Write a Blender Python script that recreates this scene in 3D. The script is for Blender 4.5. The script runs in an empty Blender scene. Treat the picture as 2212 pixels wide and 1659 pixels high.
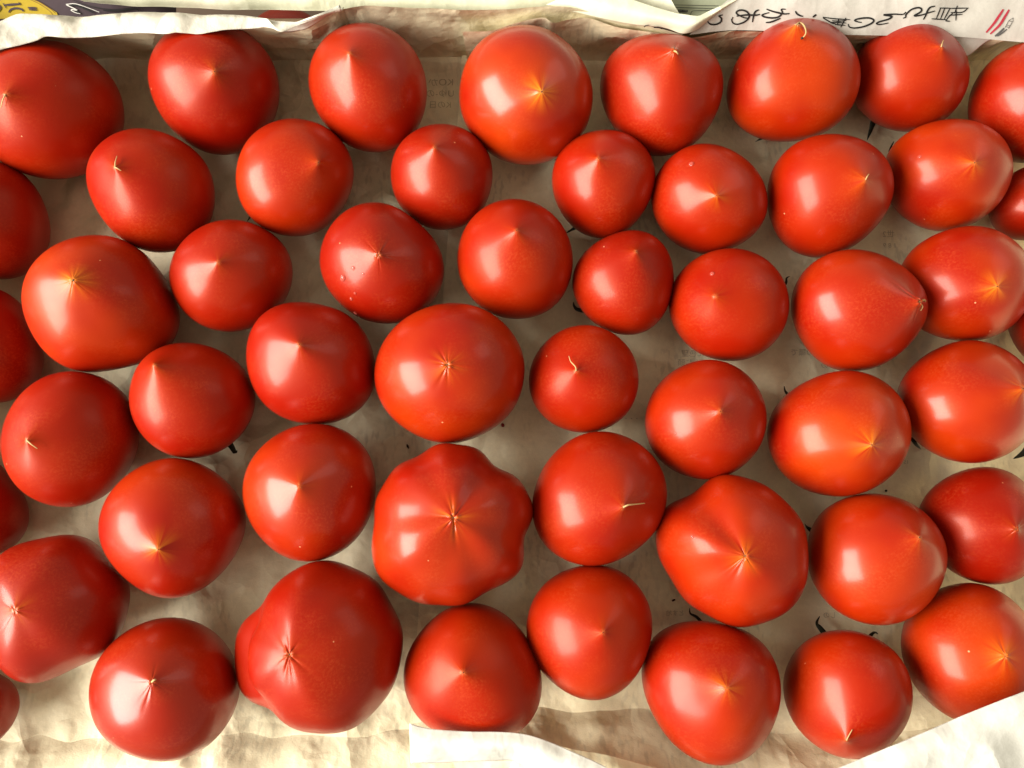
import bpy, bmesh, math, random
from mathutils import Vector, Matrix, noise
from mathutils.bvhtree import BVHTree
S=bpy.context.scene; COL=S.collection
R_=math.radians
# ---------------------------------------------------------------- camera
CAM=Vector((0,0,.5)); PITCH=R_(9)
cd=bpy.data.cameras.new('camera'); cam=bpy.data.objects.new('camera',cd); COL.objects.link(cam)
cam.location=CAM; cam.rotation_euler=(PITCH,0,0)
cd.sensor_width=36; cd.sensor_fit='HORIZONTAL'; cd.lens=18/math.tan(R_(33.65)); cd.clip_start=.01; cd.clip_end=20
S.camera=cam
# ---------------------------------------------------------------- light
W=bpy.data.worlds.new('World'); S.world=W; W.use_nodes=True
bg=W.node_tree.nodes['Background']; bg.inputs[0].default_value=(1,.92,.72,1); bg.inputs[1].default_value=.52
def area(name,loc,target,sx,sy,power,col):
    l=bpy.data.lights.new(name,'AREA'); l.shape='RECTANGLE'; l.size=sx; l.size_y=sy; l.energy=power; l.color=col
    o=bpy.data.objects.new(name,l); COL.objects.link(o); o.location=loc
    o.rotation_euler=(Vector(target)-Vector(loc)).to_track_quat('-Z','Y').to_euler(); return o
area('window_light',(-1.9,-.35,1.28),(0,0.05,0),2.3,1.2,200,(1,.97,.93))
area('room_light',(1.6,1.3,1.3),(0,0,0),.9,.9,3.2,(1,.95,.9))
S.view_settings.view_transform='Standard'; S.view_settings.look='None'; S.view_settings.exposure=.06; S.view_settings.gamma=1
S.render.resolution_x=1024; S.render.resolution_y=768
# ---------------------------------------------------------------- helpers
F=1106/math.tan(R_(33.65))
VD=Vector((0,math.sin(PITCH),-math.cos(PITCH))); VU=Vector((0,math.cos(PITCH),math.sin(PITCH)))
def aty(x,y,Y):
    r=ray(x,y); return CAM+r*((Y-CAM.y)/r.y)
def ray(x,y): return (VD+Vector(((x-1106)/F,0,0))+VU*((829.5-y)/F)).normalized()
def at(x,y,z):                       # point of the box at height z, read off the photograph's survey grid
    r=ray(x,y); return CAM+r*((z-CAM.z)/r.z)
def mesh(name,verts,faces,mat,parent=None,smooth=True):
    me=bpy.data.meshes.new(name); me.from_pydata(verts,[],faces)
    if smooth: me.polygons.foreach_set('use_smooth',[True]*len(me.polygons))
    if mat: me.materials.append(mat)
    o=bpy.data.objects.new(name,me); COL.objects.link(o)
    if parent: o.parent=parent; o.matrix_parent_inverse=parent.matrix_basis.inverted()
    return o
def tag(o,label,cat=None,group=None,kind=None):
    if label: o['label']=label
    if cat: o['category']=cat
    if group: o['group']=group
    if kind: o['kind']=kind
    return o
def nodes(name):
    m=bpy.data.materials.new(name); m.use_nodes=True; nt=m.node_tree
    return m,nt,nt.nodes,nt.links,nt.nodes['Principled BSDF']
def ramp(N,stops,interp='LINEAR'):
    r=N.new('ShaderNodeValToRGB'); r.color_ramp.interpolation=interp; e=r.color_ramp.elements
    while len(e)<len(stops): e.new(.5)
    for k,(p,c) in enumerate(stops):
        e[k].position=p; e[k].color=(c,c,c,1) if not hasattr(c,'__len__') else (*c,1)
    return r
def math_(N,L,op,a,b=None,c=None):
    n=N.new('ShaderNodeMath'); n.operation=op
    for k,v in enumerate((a,b,c)):
        if v is None: continue
        if hasattr(v,'links'): L.new(v,n.inputs[k])
        else: n.inputs[k].default_value=v
    return n.outputs[0]
def mix(N,L,fac,a,b,typ='MIX'):
    n=N.new('ShaderNodeMix'); n.data_type='RGBA'; n.blend_type=typ
    for k,v in ((0,fac),(6,a),(7,b)):
        if hasattr(v,'links'): L.new(v,n.inputs[k])
        elif k==0: n.inputs[0].default_value=v
        else: n.inputs[k].default_value=(*v,1)
    return n.outputs[2]
# ---------------------------------------------------------------- materials
def tomato_mat():
    m,nt,N,L,B=nodes('tomato_skin')
    at_=N.new('ShaderNodeAttribute'); at_.attribute_name='tipvec'      # (cos phi, sin phi, distance from the blossom tip / radius)
    oi=N.new('ShaderNodeObjectInfo')
    sep=N.new('ShaderNodeSeparateXYZ'); L.new(at_.outputs['Vector'],sep.inputs[0])
    cb=N.new('ShaderNodeCombineXYZ'); L.new(sep.outputs[0],cb.inputs[0]); L.new(sep.outputs[1],cb.inputs[1]); L.new(math_(N,L,'MULTIPLY',oi.outputs['Random'],57.),cb.inputs[2])
    tc=N.new('ShaderNodeTexCoord')
    add=N.new('ShaderNodeVectorMath'); add.operation='ADD'; L.new(tc.outputs['Object'],add.inputs[0]); 
    off=N.new('ShaderNodeCombineXYZ'); 
    for k in range(3): L.new(math_(N,L,'MULTIPLY',oi.outputs['Random'],11.3+k*7),off.inputs[k])
    L.new(off.outputs[0],add.inputs[1]); P=add.outputs[0]
    def nz(vec,scale,det=3,rough=.5):
        n=N.new('ShaderNodeTexNoise'); L.new(vec,n.inputs['Vector']); n.inputs['Scale'].default_value=scale; n.inputs['Detail'].default_value=det; n.inputs['Roughness'].default_value=rough; return n.outputs['Fac']
    ripe=N.new('ShaderNodeAttribute'); ripe.attribute_type='OBJECT'; ripe.attribute_name='ripeness'
    rayp=N.new('ShaderNodeAttribute'); rayp.attribute_type='OBJECT'; rayp.attribute_name='rays'
    big=ramp(N,[(.35,0.),(.7,1.)]); L.new(nz(P,22,2),big.inputs[0])
    orange=math_(N,L,'MULTIPLY',big.outputs[0],ripe.outputs['Fac'])
    deep=N.new('ShaderNodeAttribute'); deep.attribute_type='OBJECT'; deep.attribute_name='deep_shaded'
    c=mix(N,L,orange,(.275,.0055,.0001),(.40,.030,.0002))
    c=mix(N,L,math_(N,L,'MULTIPLY',deep.outputs['Fac'],.8),c,(.20,.0030,.0001))  # darker crimson: riper skin plus some painted-in shade
    # fine cloudy freckling of the skin
    fr=ramp(N,[(.45,0.),(.75,1.)]); L.new(nz(P,750,4,.65),fr.inputs[0])
    frm=ramp(N,[(.4,0.),(.65,1.)]); L.new(nz(P,45,3),frm.inputs[0])
    c=mix(N,L,math_(N,L,'MULTIPLY',math_(N,L,'MULTIPLY',fr.outputs[0],frm.outputs[0]),.28),c,(.55,.085,.022))
    # pale rays round the blossom scar
    st=ramp(N,[(.38,.0),(.66,1.)]); L.new(nz(cb.outputs[0],1.9,3,.55),st.inputs[0])
    st2=ramp(N,[(.5,0.),(.6,1.)]); L.new(nz(cb.outputs[0],13,1),st2.inputs[0])
    f1=math_(N,L,'POWER',math_(N,L,'MAXIMUM',math_(N,L,'SUBTRACT',1.,math_(N,L,'MULTIPLY',sep.outputs[2],2.7)),0.),2.)
    f2=math_(N,L,'POWER',math_(N,L,'MAXIMUM',math_(N,L,'SUBTRACT',1.,math_(N,L,'MULTIPLY',sep.outputs[2],15.)),0.),1.3)
    c=mix(N,L,math_(N,L,'MULTIPLY',math_(N,L,'MULTIPLY',f1,st.outputs[0]),rayp.outputs['Fac']),c,(.74,.20,.008))
    c=mix(N,L,math_(N,L,'MULTIPLY',math_(N,L,'MULTIPLY',f2,st2.outputs[0]),.5),c,(.75,.42,.13))
    # scattered corky specks
    vo=N.new('ShaderNodeTexVoronoi'); L.new(P,vo.inputs['Vector']); vo.inputs['Scale'].default_value=95; vo.inputs['Randomness'].default_value=1
    sp=ramp(N,[(.035,1.),(.06,0.)]); L.new(vo.outputs['Distance'],sp.inputs[0])
    sel=math_(N,L,'GREATER_THAN',nz(P,70,0),.64)
    c=mix(N,L,math_(N,L,'MULTIPLY',math_(N,L,'MULTIPLY',sp.outputs[0],sel),.7),c,(.75,.35,.16))
    L.new(c,B.inputs['Base Color'])
    r=N.new('ShaderNodeMapRange'); L.new(nz(P,160,3),r.inputs[0]); r.inputs[3].default_value=.35; r.inputs[4].default_value=.45
    L.new(r.outputs[0],B.inputs['Roughness'])
    B.inputs['Specular IOR Level'].default_value=.50; B.inputs['Specular Tint'].default_value=(1,.42,.26,1)
    B.inputs['Subsurface Weight'].default_value=.0
    gl=N.new('ShaderNodeAttribute'); gl.attribute_type='OBJECT'; gl.attribute_name='gloss'; L.new(math_(N,L,'MULTIPLY',gl.outputs['Fac'],1.0),B.inputs['Coat Weight']); B.inputs['Coat Roughness'].default_value=.19; B.inputs['Coat IOR'].default_value=1.42
    bp=N.new('ShaderNodeBump'); bp.inputs['Strength'].default_value=.06; bp.inputs['Distance'].default_value=.0006
    L.new(math_(N,L,'ADD',nz(P,1300,2,.6),math_(N,L,'MULTIPLY',nz(P,120,2),1.6)),bp.inputs['Height']); L.new(bp.outputs[0],B.inputs['Normal'])
    return m
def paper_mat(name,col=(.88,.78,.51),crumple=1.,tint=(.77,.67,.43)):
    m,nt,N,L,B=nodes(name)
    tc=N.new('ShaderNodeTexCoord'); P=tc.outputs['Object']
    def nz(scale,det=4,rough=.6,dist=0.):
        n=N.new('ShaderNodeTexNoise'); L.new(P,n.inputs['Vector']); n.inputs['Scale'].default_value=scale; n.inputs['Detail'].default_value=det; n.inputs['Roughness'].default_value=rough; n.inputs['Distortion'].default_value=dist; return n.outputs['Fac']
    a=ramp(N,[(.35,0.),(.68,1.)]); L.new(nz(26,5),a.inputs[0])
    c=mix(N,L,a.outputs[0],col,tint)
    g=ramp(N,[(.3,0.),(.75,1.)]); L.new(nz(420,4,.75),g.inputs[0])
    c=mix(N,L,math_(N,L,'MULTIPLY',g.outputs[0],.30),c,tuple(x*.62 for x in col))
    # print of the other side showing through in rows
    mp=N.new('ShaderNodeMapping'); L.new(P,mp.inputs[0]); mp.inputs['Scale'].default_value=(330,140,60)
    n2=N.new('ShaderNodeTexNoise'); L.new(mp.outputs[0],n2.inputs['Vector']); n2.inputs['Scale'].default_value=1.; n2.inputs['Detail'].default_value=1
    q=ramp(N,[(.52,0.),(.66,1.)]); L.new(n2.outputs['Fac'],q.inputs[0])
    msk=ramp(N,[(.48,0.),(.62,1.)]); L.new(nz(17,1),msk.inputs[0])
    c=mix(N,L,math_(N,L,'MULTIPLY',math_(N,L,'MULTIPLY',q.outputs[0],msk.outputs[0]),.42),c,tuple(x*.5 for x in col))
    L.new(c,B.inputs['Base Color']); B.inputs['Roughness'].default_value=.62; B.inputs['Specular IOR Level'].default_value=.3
    bp=N.new('ShaderNodeBump'); bp.inputs['Strength'].default_value=min(1,.8*crumple); bp.inputs['Distance'].default_value=.012
    w=N.new('ShaderNodeTexVoronoi'); w.feature='DISTANCE_TO_EDGE'; w.inputs['Scale'].default_value=24
    dm=N.new('ShaderNodeVectorMath'); dm.operation='MULTIPLY_ADD'
    nv=N.new('ShaderNodeTexNoise'); L.new(P,nv.inputs['Vector']); nv.inputs['Scale'].default_value=30; nv.inputs['Detail'].default_value=3
    L.new(nv.outputs['Color'],dm.inputs[0]); dm.inputs[1].default_value=(.030,.030,.030); L.new(P,dm.inputs[2]); L.new(dm.outputs[0],w.inputs['Vector'])
    wr=ramp(N,[(0.,0.),(.35,1.)]); L.new(w.outputs['Distance'],wr.inputs[0])
    w2=N.new('ShaderNodeTexVoronoi'); w2.inputs['Scale'].default_value=17; L.new(dm.outputs[0],w2.inputs['Vector'])
    w3=N.new('ShaderNodeTexVoronoi'); w3.inputs['Scale'].default_value=52; L.new(dm.outputs[0],w3.inputs['Vector'])
    pm=ramp(N,[(.4,.15),(.65,1.)]); L.new(nz(12,2),pm.inputs[0])
    fac=math_(N,L,'ADD',math_(N,L,'MULTIPLY',w2.outputs['Distance'],1.5),math_(N,L,'MULTIPLY',math_(N,L,'MULTIPLY',w3.outputs['Distance'],.6),pm.outputs[0]))
    h=math_(N,L,'ADD',math_(N,L,'MULTIPLY',wr.outputs[0],.10),math_(N,L,'ADD',math_(N,L,'MULTIPLY',fac,pm.outputs[0]),math_(N,L,'ADD',math_(N,L,'MULTIPLY',nz(30,3,.5),.5),math_(N,L,'MULTIPLY',nz(900,3,.6),.018))))
    L.new(h,bp.inputs['Height']); L.new(bp.outputs[0],B.inputs['Normal'])
    return m
def plain(name,col,rough=.6,spec=.3,alpha=None,var=.25,scale=300):
    m,nt,N,L,B=nodes(name)
    tc=N.new('ShaderNodeTexCoord'); n=N.new('ShaderNodeTexNoise'); L.new(tc.outputs['Object'],n.inputs['Vector']); n.inputs['Scale'].default_value=scale; n.inputs['Detail'].default_value=3
    L.new(mix(N,L,math_(N,L,'MULTIPLY',n.outputs['Fac'],var*2),col,tuple(c*.5 for c in col)),B.inputs['Base Color'])
    B.inputs['Roughness'].default_value=rough; B.inputs['Specular IOR Level'].default_value=spec
    if alpha is not None: B.inputs['Alpha'].default_value=alpha
    return m
M_T=tomato_mat()
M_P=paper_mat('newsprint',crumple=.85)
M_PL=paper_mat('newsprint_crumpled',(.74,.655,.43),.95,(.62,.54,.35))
M_PD=paper_mat('newsprint_wall',(.50,.47,.40),.35,(.46,.42,.36))
M_PC=paper_mat('newsprint_cream',(.66,.65,.47),.35,(.58,.58,.42))
M_PL2=paper_mat('newsprint_lip',(.62,.58,.47),1.1,(.54,.49,.39))
M_PW=paper_mat('newsprint_clean',(.66,.64,.56),.5,(.60,.58,.50))
M_INK=plain('black_ink',(.012,.011,.010),.5)
M_FAINT=plain('show_through_ink',(.12,.10,.07),.7,alpha=.38)
M_RED=plain('red_ink',(.42,.03,.05),.6)
M_GREY=plain('grey_ink',(.09,.085,.08),.6)
M_WHITE=plain('white_ink',(.6,.57,.5),.6)
M_YEL=plain('yellow_print',(.42,.29,.015),.5)
M_PUR=plain('purple_print',(.055,.035,.04),.5)
M_BRN=plain('brown_print',(.16,.08,.02),.5)
M_CARD=plain('cardboard',(.36,.25,.15),.8)
M_SCAR=plain('dried_tan',(.55,.36,.15),.7,scale=1500)
M_DARK=plain('dried_dark',(.025,.018,.010),.7)
M_SEP=plain('dried_sepal',(.018,.020,.008),.6)
M_TABLE=plain('table_wood',(.10,.065,.04),.6,scale=30)
def water_mat():
    m,nt,N,L,B=nodes('water'); B.inputs['Roughness'].default_value=.04; B.inputs['IOR'].default_value=1.33; B.inputs['Specular IOR Level'].default_value=1; B.inputs['Base Color'].default_value=(.65,.14,.10,1); B.inputs['Alpha'].default_value=.42; return m
M_WATER=water_mat()
# ---------------------------------------------------------------- tomatoes
FIT={
1:(2,0.17,[-0.29652,0.25029,0.04316,0.23879,0.03701,0.93114,-0.00112,-0.05864,0.01546,0.02019]),
2:(3,0.17,[-0.19226,0.26788,0.04025,0.25256,0.33325,0.94331,0.02911,-0.03063,-0.01647,-0.00753,-0.0107,0.01224]),
3:(3,0.17,[-0.09277,0.26751,0.0392,-0.00053,-0.09555,0.94894,3e-05,-0.03368,-0.03204,-0.04299,-0.01173,0.0143]),
4:(3,0.17,[0.00903,0.26045,0.04264,0.40814,0.1635,0.95042,0.03783,-0.03349,0.01105,-0.01589,-7e-05,-0.00302]),
5:(3,0.17,[0.09714,0.26408,0.03872,-0.10512,-0.02002,0.95294,0.01534,-0.01205,0.0015,-0.01776,0.00287,0.04706]),
6:(3,0.2,[0.18228,0.27154,0.04053,-0.34697,-0.25101,0.89672,-0.01435,0.00891,0.01042,0.01287,-0.00793,-0.02901]),
7:(3,0.17,[0.25958,0.27725,0.03496,0.04281,0.01274,0.9524,0.01798,-0.00952,0.02528,-0.03861,0.00015,-0.01155]),
8:(2,0.17,[0.3391,0.25887,0.03762,0.25894,-0.24892,0.94231,-0.02173,-0.02459,-0.00198,-0.01856]),
9:(2,0.17,[-0.33141,0.18048,0.0344,0.20762,0.28008,0.9314,0.04627,-0.04013,-0.08558,-0.05685]),
10:(3,0.17,[-0.22803,0.19815,0.03845,0.04888,-0.09666,0.94355,0.01059,-0.026,-0.00879,-0.05813,-0.00452,0.01506]),
11:(3,0.17,[-0.13911,0.20736,0.03685,0.11834,0.54088,0.95957,0.08629,0.00415,-0.01961,0.04099,0.0058,0.00307]),
12:(3,0.17,[-0.04507,0.20933,0.03339,-0.08379,-0.00722,0.94894,-0.02992,-0.01815,-0.01324,-0.00158,-0.00751,0.01096]),
13:(3,0.17,[0.0585,0.20479,0.0336,-0.01478,-0.17411,0.95027,-0.01738,0.00129,-0.01619,0.00896,-0.00036,0.0268]),
14:(3,0.17,[0.12546,0.19368,0.03497,0.31059,-0.10424,0.94607,-0.01355,-0.02211,0.02879,-0.03601,0.01701,-0.00708]),
15:(3,0.16,[0.20066,0.19557,0.03802,0.25982,0.15568,0.9491,-0.01517,0.08515,0.00118,0.01349,0.01933,0.02156]),
16:(3,0.17,[0.27864,0.2099,0.03598,0.26165,-0.10122,0.93638,-0.02035,0.02535,0.03097,-0.01037,0.00015,0.01637]),
17:(2,0.17,[0.34059,0.19541,0.02579,0.39553,-0.03165,0.95375,0.00827,-0.03385,0.05727,0.0621]),
18:(2,0.17,[-0.32694,0.09922,0.03287,0.11758,0.25378,0.9336,0.04333,-0.00964,-0.11939,-0.08589]),
19:(4,0.17,[-0.25247,0.1221,0.04244,-0.03279,0.14849,0.96492,0.00429,0.02406,0.01811,-0.02822,0.01641,-0.01872,0.00636,-0.02463]),
20:(3,0.17,[-0.17599,0.14282,0.03569,0.07661,0.13046,0.94656,0.01836,-0.01063,0.01811,0.03076,0.00566,0.00498]),
21:(4,0.17,[-0.08171,0.14967,0.03766,0.14888,0.1169,0.94775,0.00653,-0.02866,0.01487,-0.04516,0.01612,-0.00715,0.01026,0.00221]),
22:(3,0.17,[0.00205,0.15303,0.03717,-0.09082,0.01294,0.94804,0.00068,0.02343,-0.01876,-0.01225,-0.00072,-0.00115]),
23:(3,0.17,[0.0713,0.13899,0.03244,-0.23345,0.05751,0.9548,-0.00476,0.0361,-0.01778,0.02023,-0.03324,0.01764]),
24:(3,0.17,[0.13548,0.12389,0.03562,0.08903,-0.4304,0.9538,-0.04796,-0.00979,0.01229,-0.01691,-0.00411,0.00894]),
25:(4,0.22,[0.21211,0.12036,0.039,0.09485,0.45575,0.97181,0.02239,-0.03356,0.04702,0.0065,0.01654,0.02454,0.0164,-0.00093]),
26:(3,0.14,[0.2827,0.13684,0.03703,0.25491,-0.05816,0.94962,-0.04088,-0.05982,0.03616,-0.00683,-0.00776,-0.0076]),
27:(3,0.14,[-0.26542,0.04013,0.03888,0.09192,-0.06315,0.94557,0.01057,-0.01612,-0.04629,0.01747,0.00621,0.00218]),
28:(3,0.23,[-0.19493,0.06392,0.03623,-0.3824,-0.1206,0.96231,-0.07897,-0.02407,0.00339,-0.03846,0.01209,0.01222]),
29:(4,0.17,[-0.1232,0.08671,0.03843,-0.06397,0.08888,0.94976,0.00152,-0.00383,0.01781,-0.05612,0.00605,0.00107,-0.01575,-0.00483]),
30:(4,0.07,[-0.03724,0.0798,0.04363,0.06729,0.02412,0.95048,0.01435,-0.00312,0.03073,0.01159,-0.00387,-0.00066,0.00365,-0.00053]),
31:(3,0.17,[0.04429,0.07698,0.03355,0.01376,-0.19083,0.94913,-0.01855,-0.00643,0.01617,0.00635,-0.00904,-0.00776]),
32:(3,0.17,[0.11766,0.05197,0.03609,-0.00192,-0.02409,0.94874,-0.00707,0.00154,-0.00788,0.02262,-0.01255,-0.00458]),
33:(3,0.17,[0.19681,0.04339,0.03903,0.26322,0.00441,0.96659,0.01085,0.02588,0.03292,0.03505,-0.01568,0.00201]),
34:(3,0.16,[0.27598,0.0628,0.03871,-0.13914,0.28556,0.92724,-0.04529,-0.09558,0.03619,0.04132,-0.02775,0.00222]),
35:(2,0.17,[-0.32741,0.00202,0.02949,0.19299,0.24794,0.94963,0.01767,-0.01034,-0.0425,-0.17989]),
36:(4,0.17,[-0.20019,-0.0119,0.03966,0.2359,0.2061,0.94721,0.02557,-0.02933,-0.00891,-0.01649,0.00428,0.01984,0.01165,0.00609]),
37:(3,0.14,[-0.12027,0.00888,0.03953,-0.03995,0.08371,0.94713,0.02426,0.0015,-0.01824,0.00635,-0.01944,0.01313]),
38:(12,0.05,[-0.03611,-0.01127,0.04644,-0.10313,0.11001,0.95152,0.00403,0.00811,0.00308,0.01703,0.02114,-0.01533,-0.00656,0.01042,0.00256,0.01688,-0.02286,0.01486,-0.0084,0.00829,-0.00154,0.00662,0.00382,0.00471,0.00542,-0.003,0.00666,0.00407,-0.00249,0.00788]),
39:(3,0.17,[0.05152,0.00443,0.03951,0.09026,0.21121,0.94429,-0.01024,-0.03169,0.00498,0.04994,0.00703,-0.0051]),
40:(9,0.07,[0.12978,-0.02546,0.04261,0.02101,-0.11433,0.94967,-0.01826,-0.00038,0.00435,-0.02303,-0.03199,0.0098,0.011,-0.015,-0.00163,0.01977,-0.01457,-0.00696,0.00308,0.00255,0.00209,0.00742,-0.00543,-0.00557]),
41:(3,0.17,[0.21377,-0.03048,0.03822,-0.29038,0.13231,0.96203,0.06169,0.03616,0.0132,0.01693,0.01351,0.00837]),
42:(3,0.17,[0.28088,-0.01129,0.03369,0.03141,-0.04538,0.95556,-0.01873,-0.00707,-0.02454,0.00143,-0.03683,0.0066]),
43:(6,0.08,[-0.26658,-0.05718,0.04014,-0.04129,0.00315,0.91988,0.03733,0.01523,-0.01749,-0.00975,0.0343,0.00227,-0.0012,-0.01344,0.00156,-0.01043,-0.00965,0.02457]),
44:(2,0.17,[-0.32124,-0.12108,0.02581,-0.3694,0.28055,0.95027,0.0242,0.03208,0.05876,0.04625]),
45:(3,0.14,[-0.19832,-0.10333,0.03927,-0.25746,0.18055,0.95397,0.03978,0.02595,0.01651,-0.02942,-0.00854,-0.0013]),
46:(9,0.05,[-0.10732,-0.07941,0.04553,-0.03942,-0.17625,0.95519,0.00438,0.0374,-0.01212,-0.00234,-0.01323,-0.01818,0.01381,0.01609,-7e-05,-0.00148,0.00057,-0.00405,0.00536,0.0036,-0.00108,-0.00205,-0.00344,0.00973]),
47:(3,0.17,[-0.02247,-0.09551,0.03858,-0.15762,-0.08581,0.94183,0.00712,0.05515,0.02453,-0.03248,-0.0024,-0.03624]),
48:(3,0.14,[0.04541,-0.07116,0.0368,-0.09765,0.07669,0.95384,0.00826,0.01146,-0.00978,0.01861,-0.00934,0.01885]),
49:(3,0.14,[0.11424,-0.10337,0.03876,-0.17368,-0.04722,0.9544,0.01722,0.04375,0.0053,-0.02063,0.00584,0.04207]),
50:(3,0.2,[0.19344,-0.10565,0.03532,0.44626,-0.47165,0.95895,0.04372,-0.01812,-0.0271,0.04887,-0.0026,0.00507]),
51:(3,0.12,[0.26586,-0.08421,0.03756,-0.13552,-0.08042,0.9398,-0.00298,-0.00112,-0.04171,0.01834,-0.02073,0.00928]),
52:(2,0.17,[0.34317,0.11859,0.03127,-0.0048,-0.28609,0.94489,-0.02377,0.00396,-0.12532,-0.03836]),
}
# label, orange amount, scar size (mm), crease depth
INFO={
1:('large dark red tomato under the left end of the folded white paper lip',.45,1.2,.6),
2:('dark red tomato tucked under the middle of the folded white lip, slack lower left flank',.12,1.3,.8),
3:('red tomato at the back wall just right of where the folded white lip ends',.35,1.0,.5),
4:('large orange-red tomato at the back wall with a yellow star round its scar',.85,2.0,1.),
5:('red tomato at the back wall, left neighbour of the one with the curled thread',.35,1.3,1.2),
6:('large orange-red tomato whose tip carries a curled thread ending in a black bead',.75,2.0,.5),
7:('tomato in front of the last black characters, short pale thread at its tip',.4,1.2,.7),
8:('tomato cut by the picture edge in the upper right corner, below the red stripes',.4,1.2,.5),
9:('dark red tomato cut by the left edge, directly below the one under the lip end',.35,1.2,.5),
10:('red tomato with two tiny pale threads, below the gap between the two lip-covered tomatoes',.5,1.3,.5),
11:('second-row red tomato whose tip points right, below the pointed back-row tomato beside the lip',.5,1.3,.7),
12:('small deep red tomato with a sharp tip, below left of the yellow-starred orange tomato',.3,1.2,.7),
13:('small round red tomato below right of the yellow-starred orange one, dark sepal at its side',.35,1.3,.5),
14:('round red tomato with a lone water drop above left of its yellow-flecked tip',.4,1.2,.5),
15:('large red tomato below the curled-thread one, curved white glint at its right-hand tip',.45,1.2,.9),
16:('evenly orange tomato with a water drop on its left shoulder, near the right edge',1.25,1.5,.5),
17:('small sliver of red tomato at the right edge, just under the evenly orange tomato',.2,1.,.5),
18:('dark red tomato cut by the left edge, beside the large one with the scabbed scar',.3,1.2,.5),
19:('very large red tomato near the left edge with a scabbed yellow corky scar',.75,2.6,.8),
20:('red tomato between the scabbed large one and the drop-sprinkled crimson one',.3,1.2,.7),
21:('crimson tomato sprinkled with several water drops on its lower left',.08,1.3,1.3),
22:('round red tomato immediately right of the drop-sprinkled crimson one, tip in its upper half',.45,1.2,.6),
23:('small smooth red tomato, second to the right of the drop-sprinkled crimson one',.3,1.1,.4),
24:('round red tomato with one water drop above its small tip, left of the beaked one',.4,1.2,.6),
25:('large lemon-shaped red tomato with a wrinkled beak and dry tuft pointing right',.45,2.0,1.8),
26:('orange-red tomato partly behind the wrinkled beak, yellow rays round its scar',.9,1.5,.9),
27:('red tomato at the left edge with a short straight thread beside a sunken nipple',.35,1.2,.5),
28:('red tomato with a nipple at its upper left and a black sepal curling below it',.4,1.,.5),
29:('red tomato with slightly ribbed shoulders, touching the left side of the big flat one',.3,1.2,.8),
30:('big flat orange-red tomato in the middle of the tray with an open star scar',.7,2.6,1.3),
31:('small round red tomato with a bent thread standing on its tip, mid tray',.4,1.2,.5),
32:('round red tomato with a broken white glint, left of the oval orange one',.4,1.2,.6),
33:('oval orange tomato with bright yellow rays at its right-hand scar, below the beaked one',1.1,1.8,.8),
34:('oval orange-red tomato whose pointed tip runs out of the picture on the right',.85,1.6,1.),
35:('dark red sliver at the left edge, below the tomato with a sunken nipple',.3,1.,.5),
36:('plump red tomato with a yellow pinched scar low on its left half',.6,1.5,1.),
37:('round orange-red tomato with a protruding nipple, left neighbour of the five-lobed one',.6,1.,.4),
38:('five-lobed knobbly red tomato, the most deeply ribbed of all',.6,2.4,1.4),
39:('round red tomato with a long pale straight thread pointing right from its scar',.4,1.4,.8),
40:('big lobed red tomato with a dented upper left shoulder and a dark scar',.6,2.2,1.2),
41:('large oval orange-red tomato touching the right side of the big one with the dented shoulder',.8,1.6,.9),
42:('crimson tomato near the right edge with two pink glints, its tip beside the edge',.08,1.4,1.5),
43:('big ribbed dark red tomato at the left edge with a pale streak below its scar',.2,1.5,1.),
44:('dark sliver of tomato in the lower left corner, under the big ribbed one',.25,1.,.5),
45:('large red tomato lowest at the left with a comma-shaped white glint and stub thread',.4,1.3,1.),
46:('large misshapen red tomato with side bulges on its left, bottom row',.3,2.2,1.6),
47:('red tomato whose front is covered by the standing white paper strip',.5,1.5,1.1),
48:('round red tomato directly below the one with the long straight thread',.5,1.3,.7),
49:('large red tomato in the bottom row, right of the end of the white strip',.55,1.3,.9),
50:('red tomato with its sharp beak pointing to the bottom edge beside the large white sheet',.5,1.2,.7),
51:('orange-red tomato half covered by the large white sheet in the lower right corner',.85,1.3,1.2),
52:('nearly black-red shaded sliver at the right edge, under the yellow-rayed orange tomato',.1,1.,.5),
}
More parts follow.
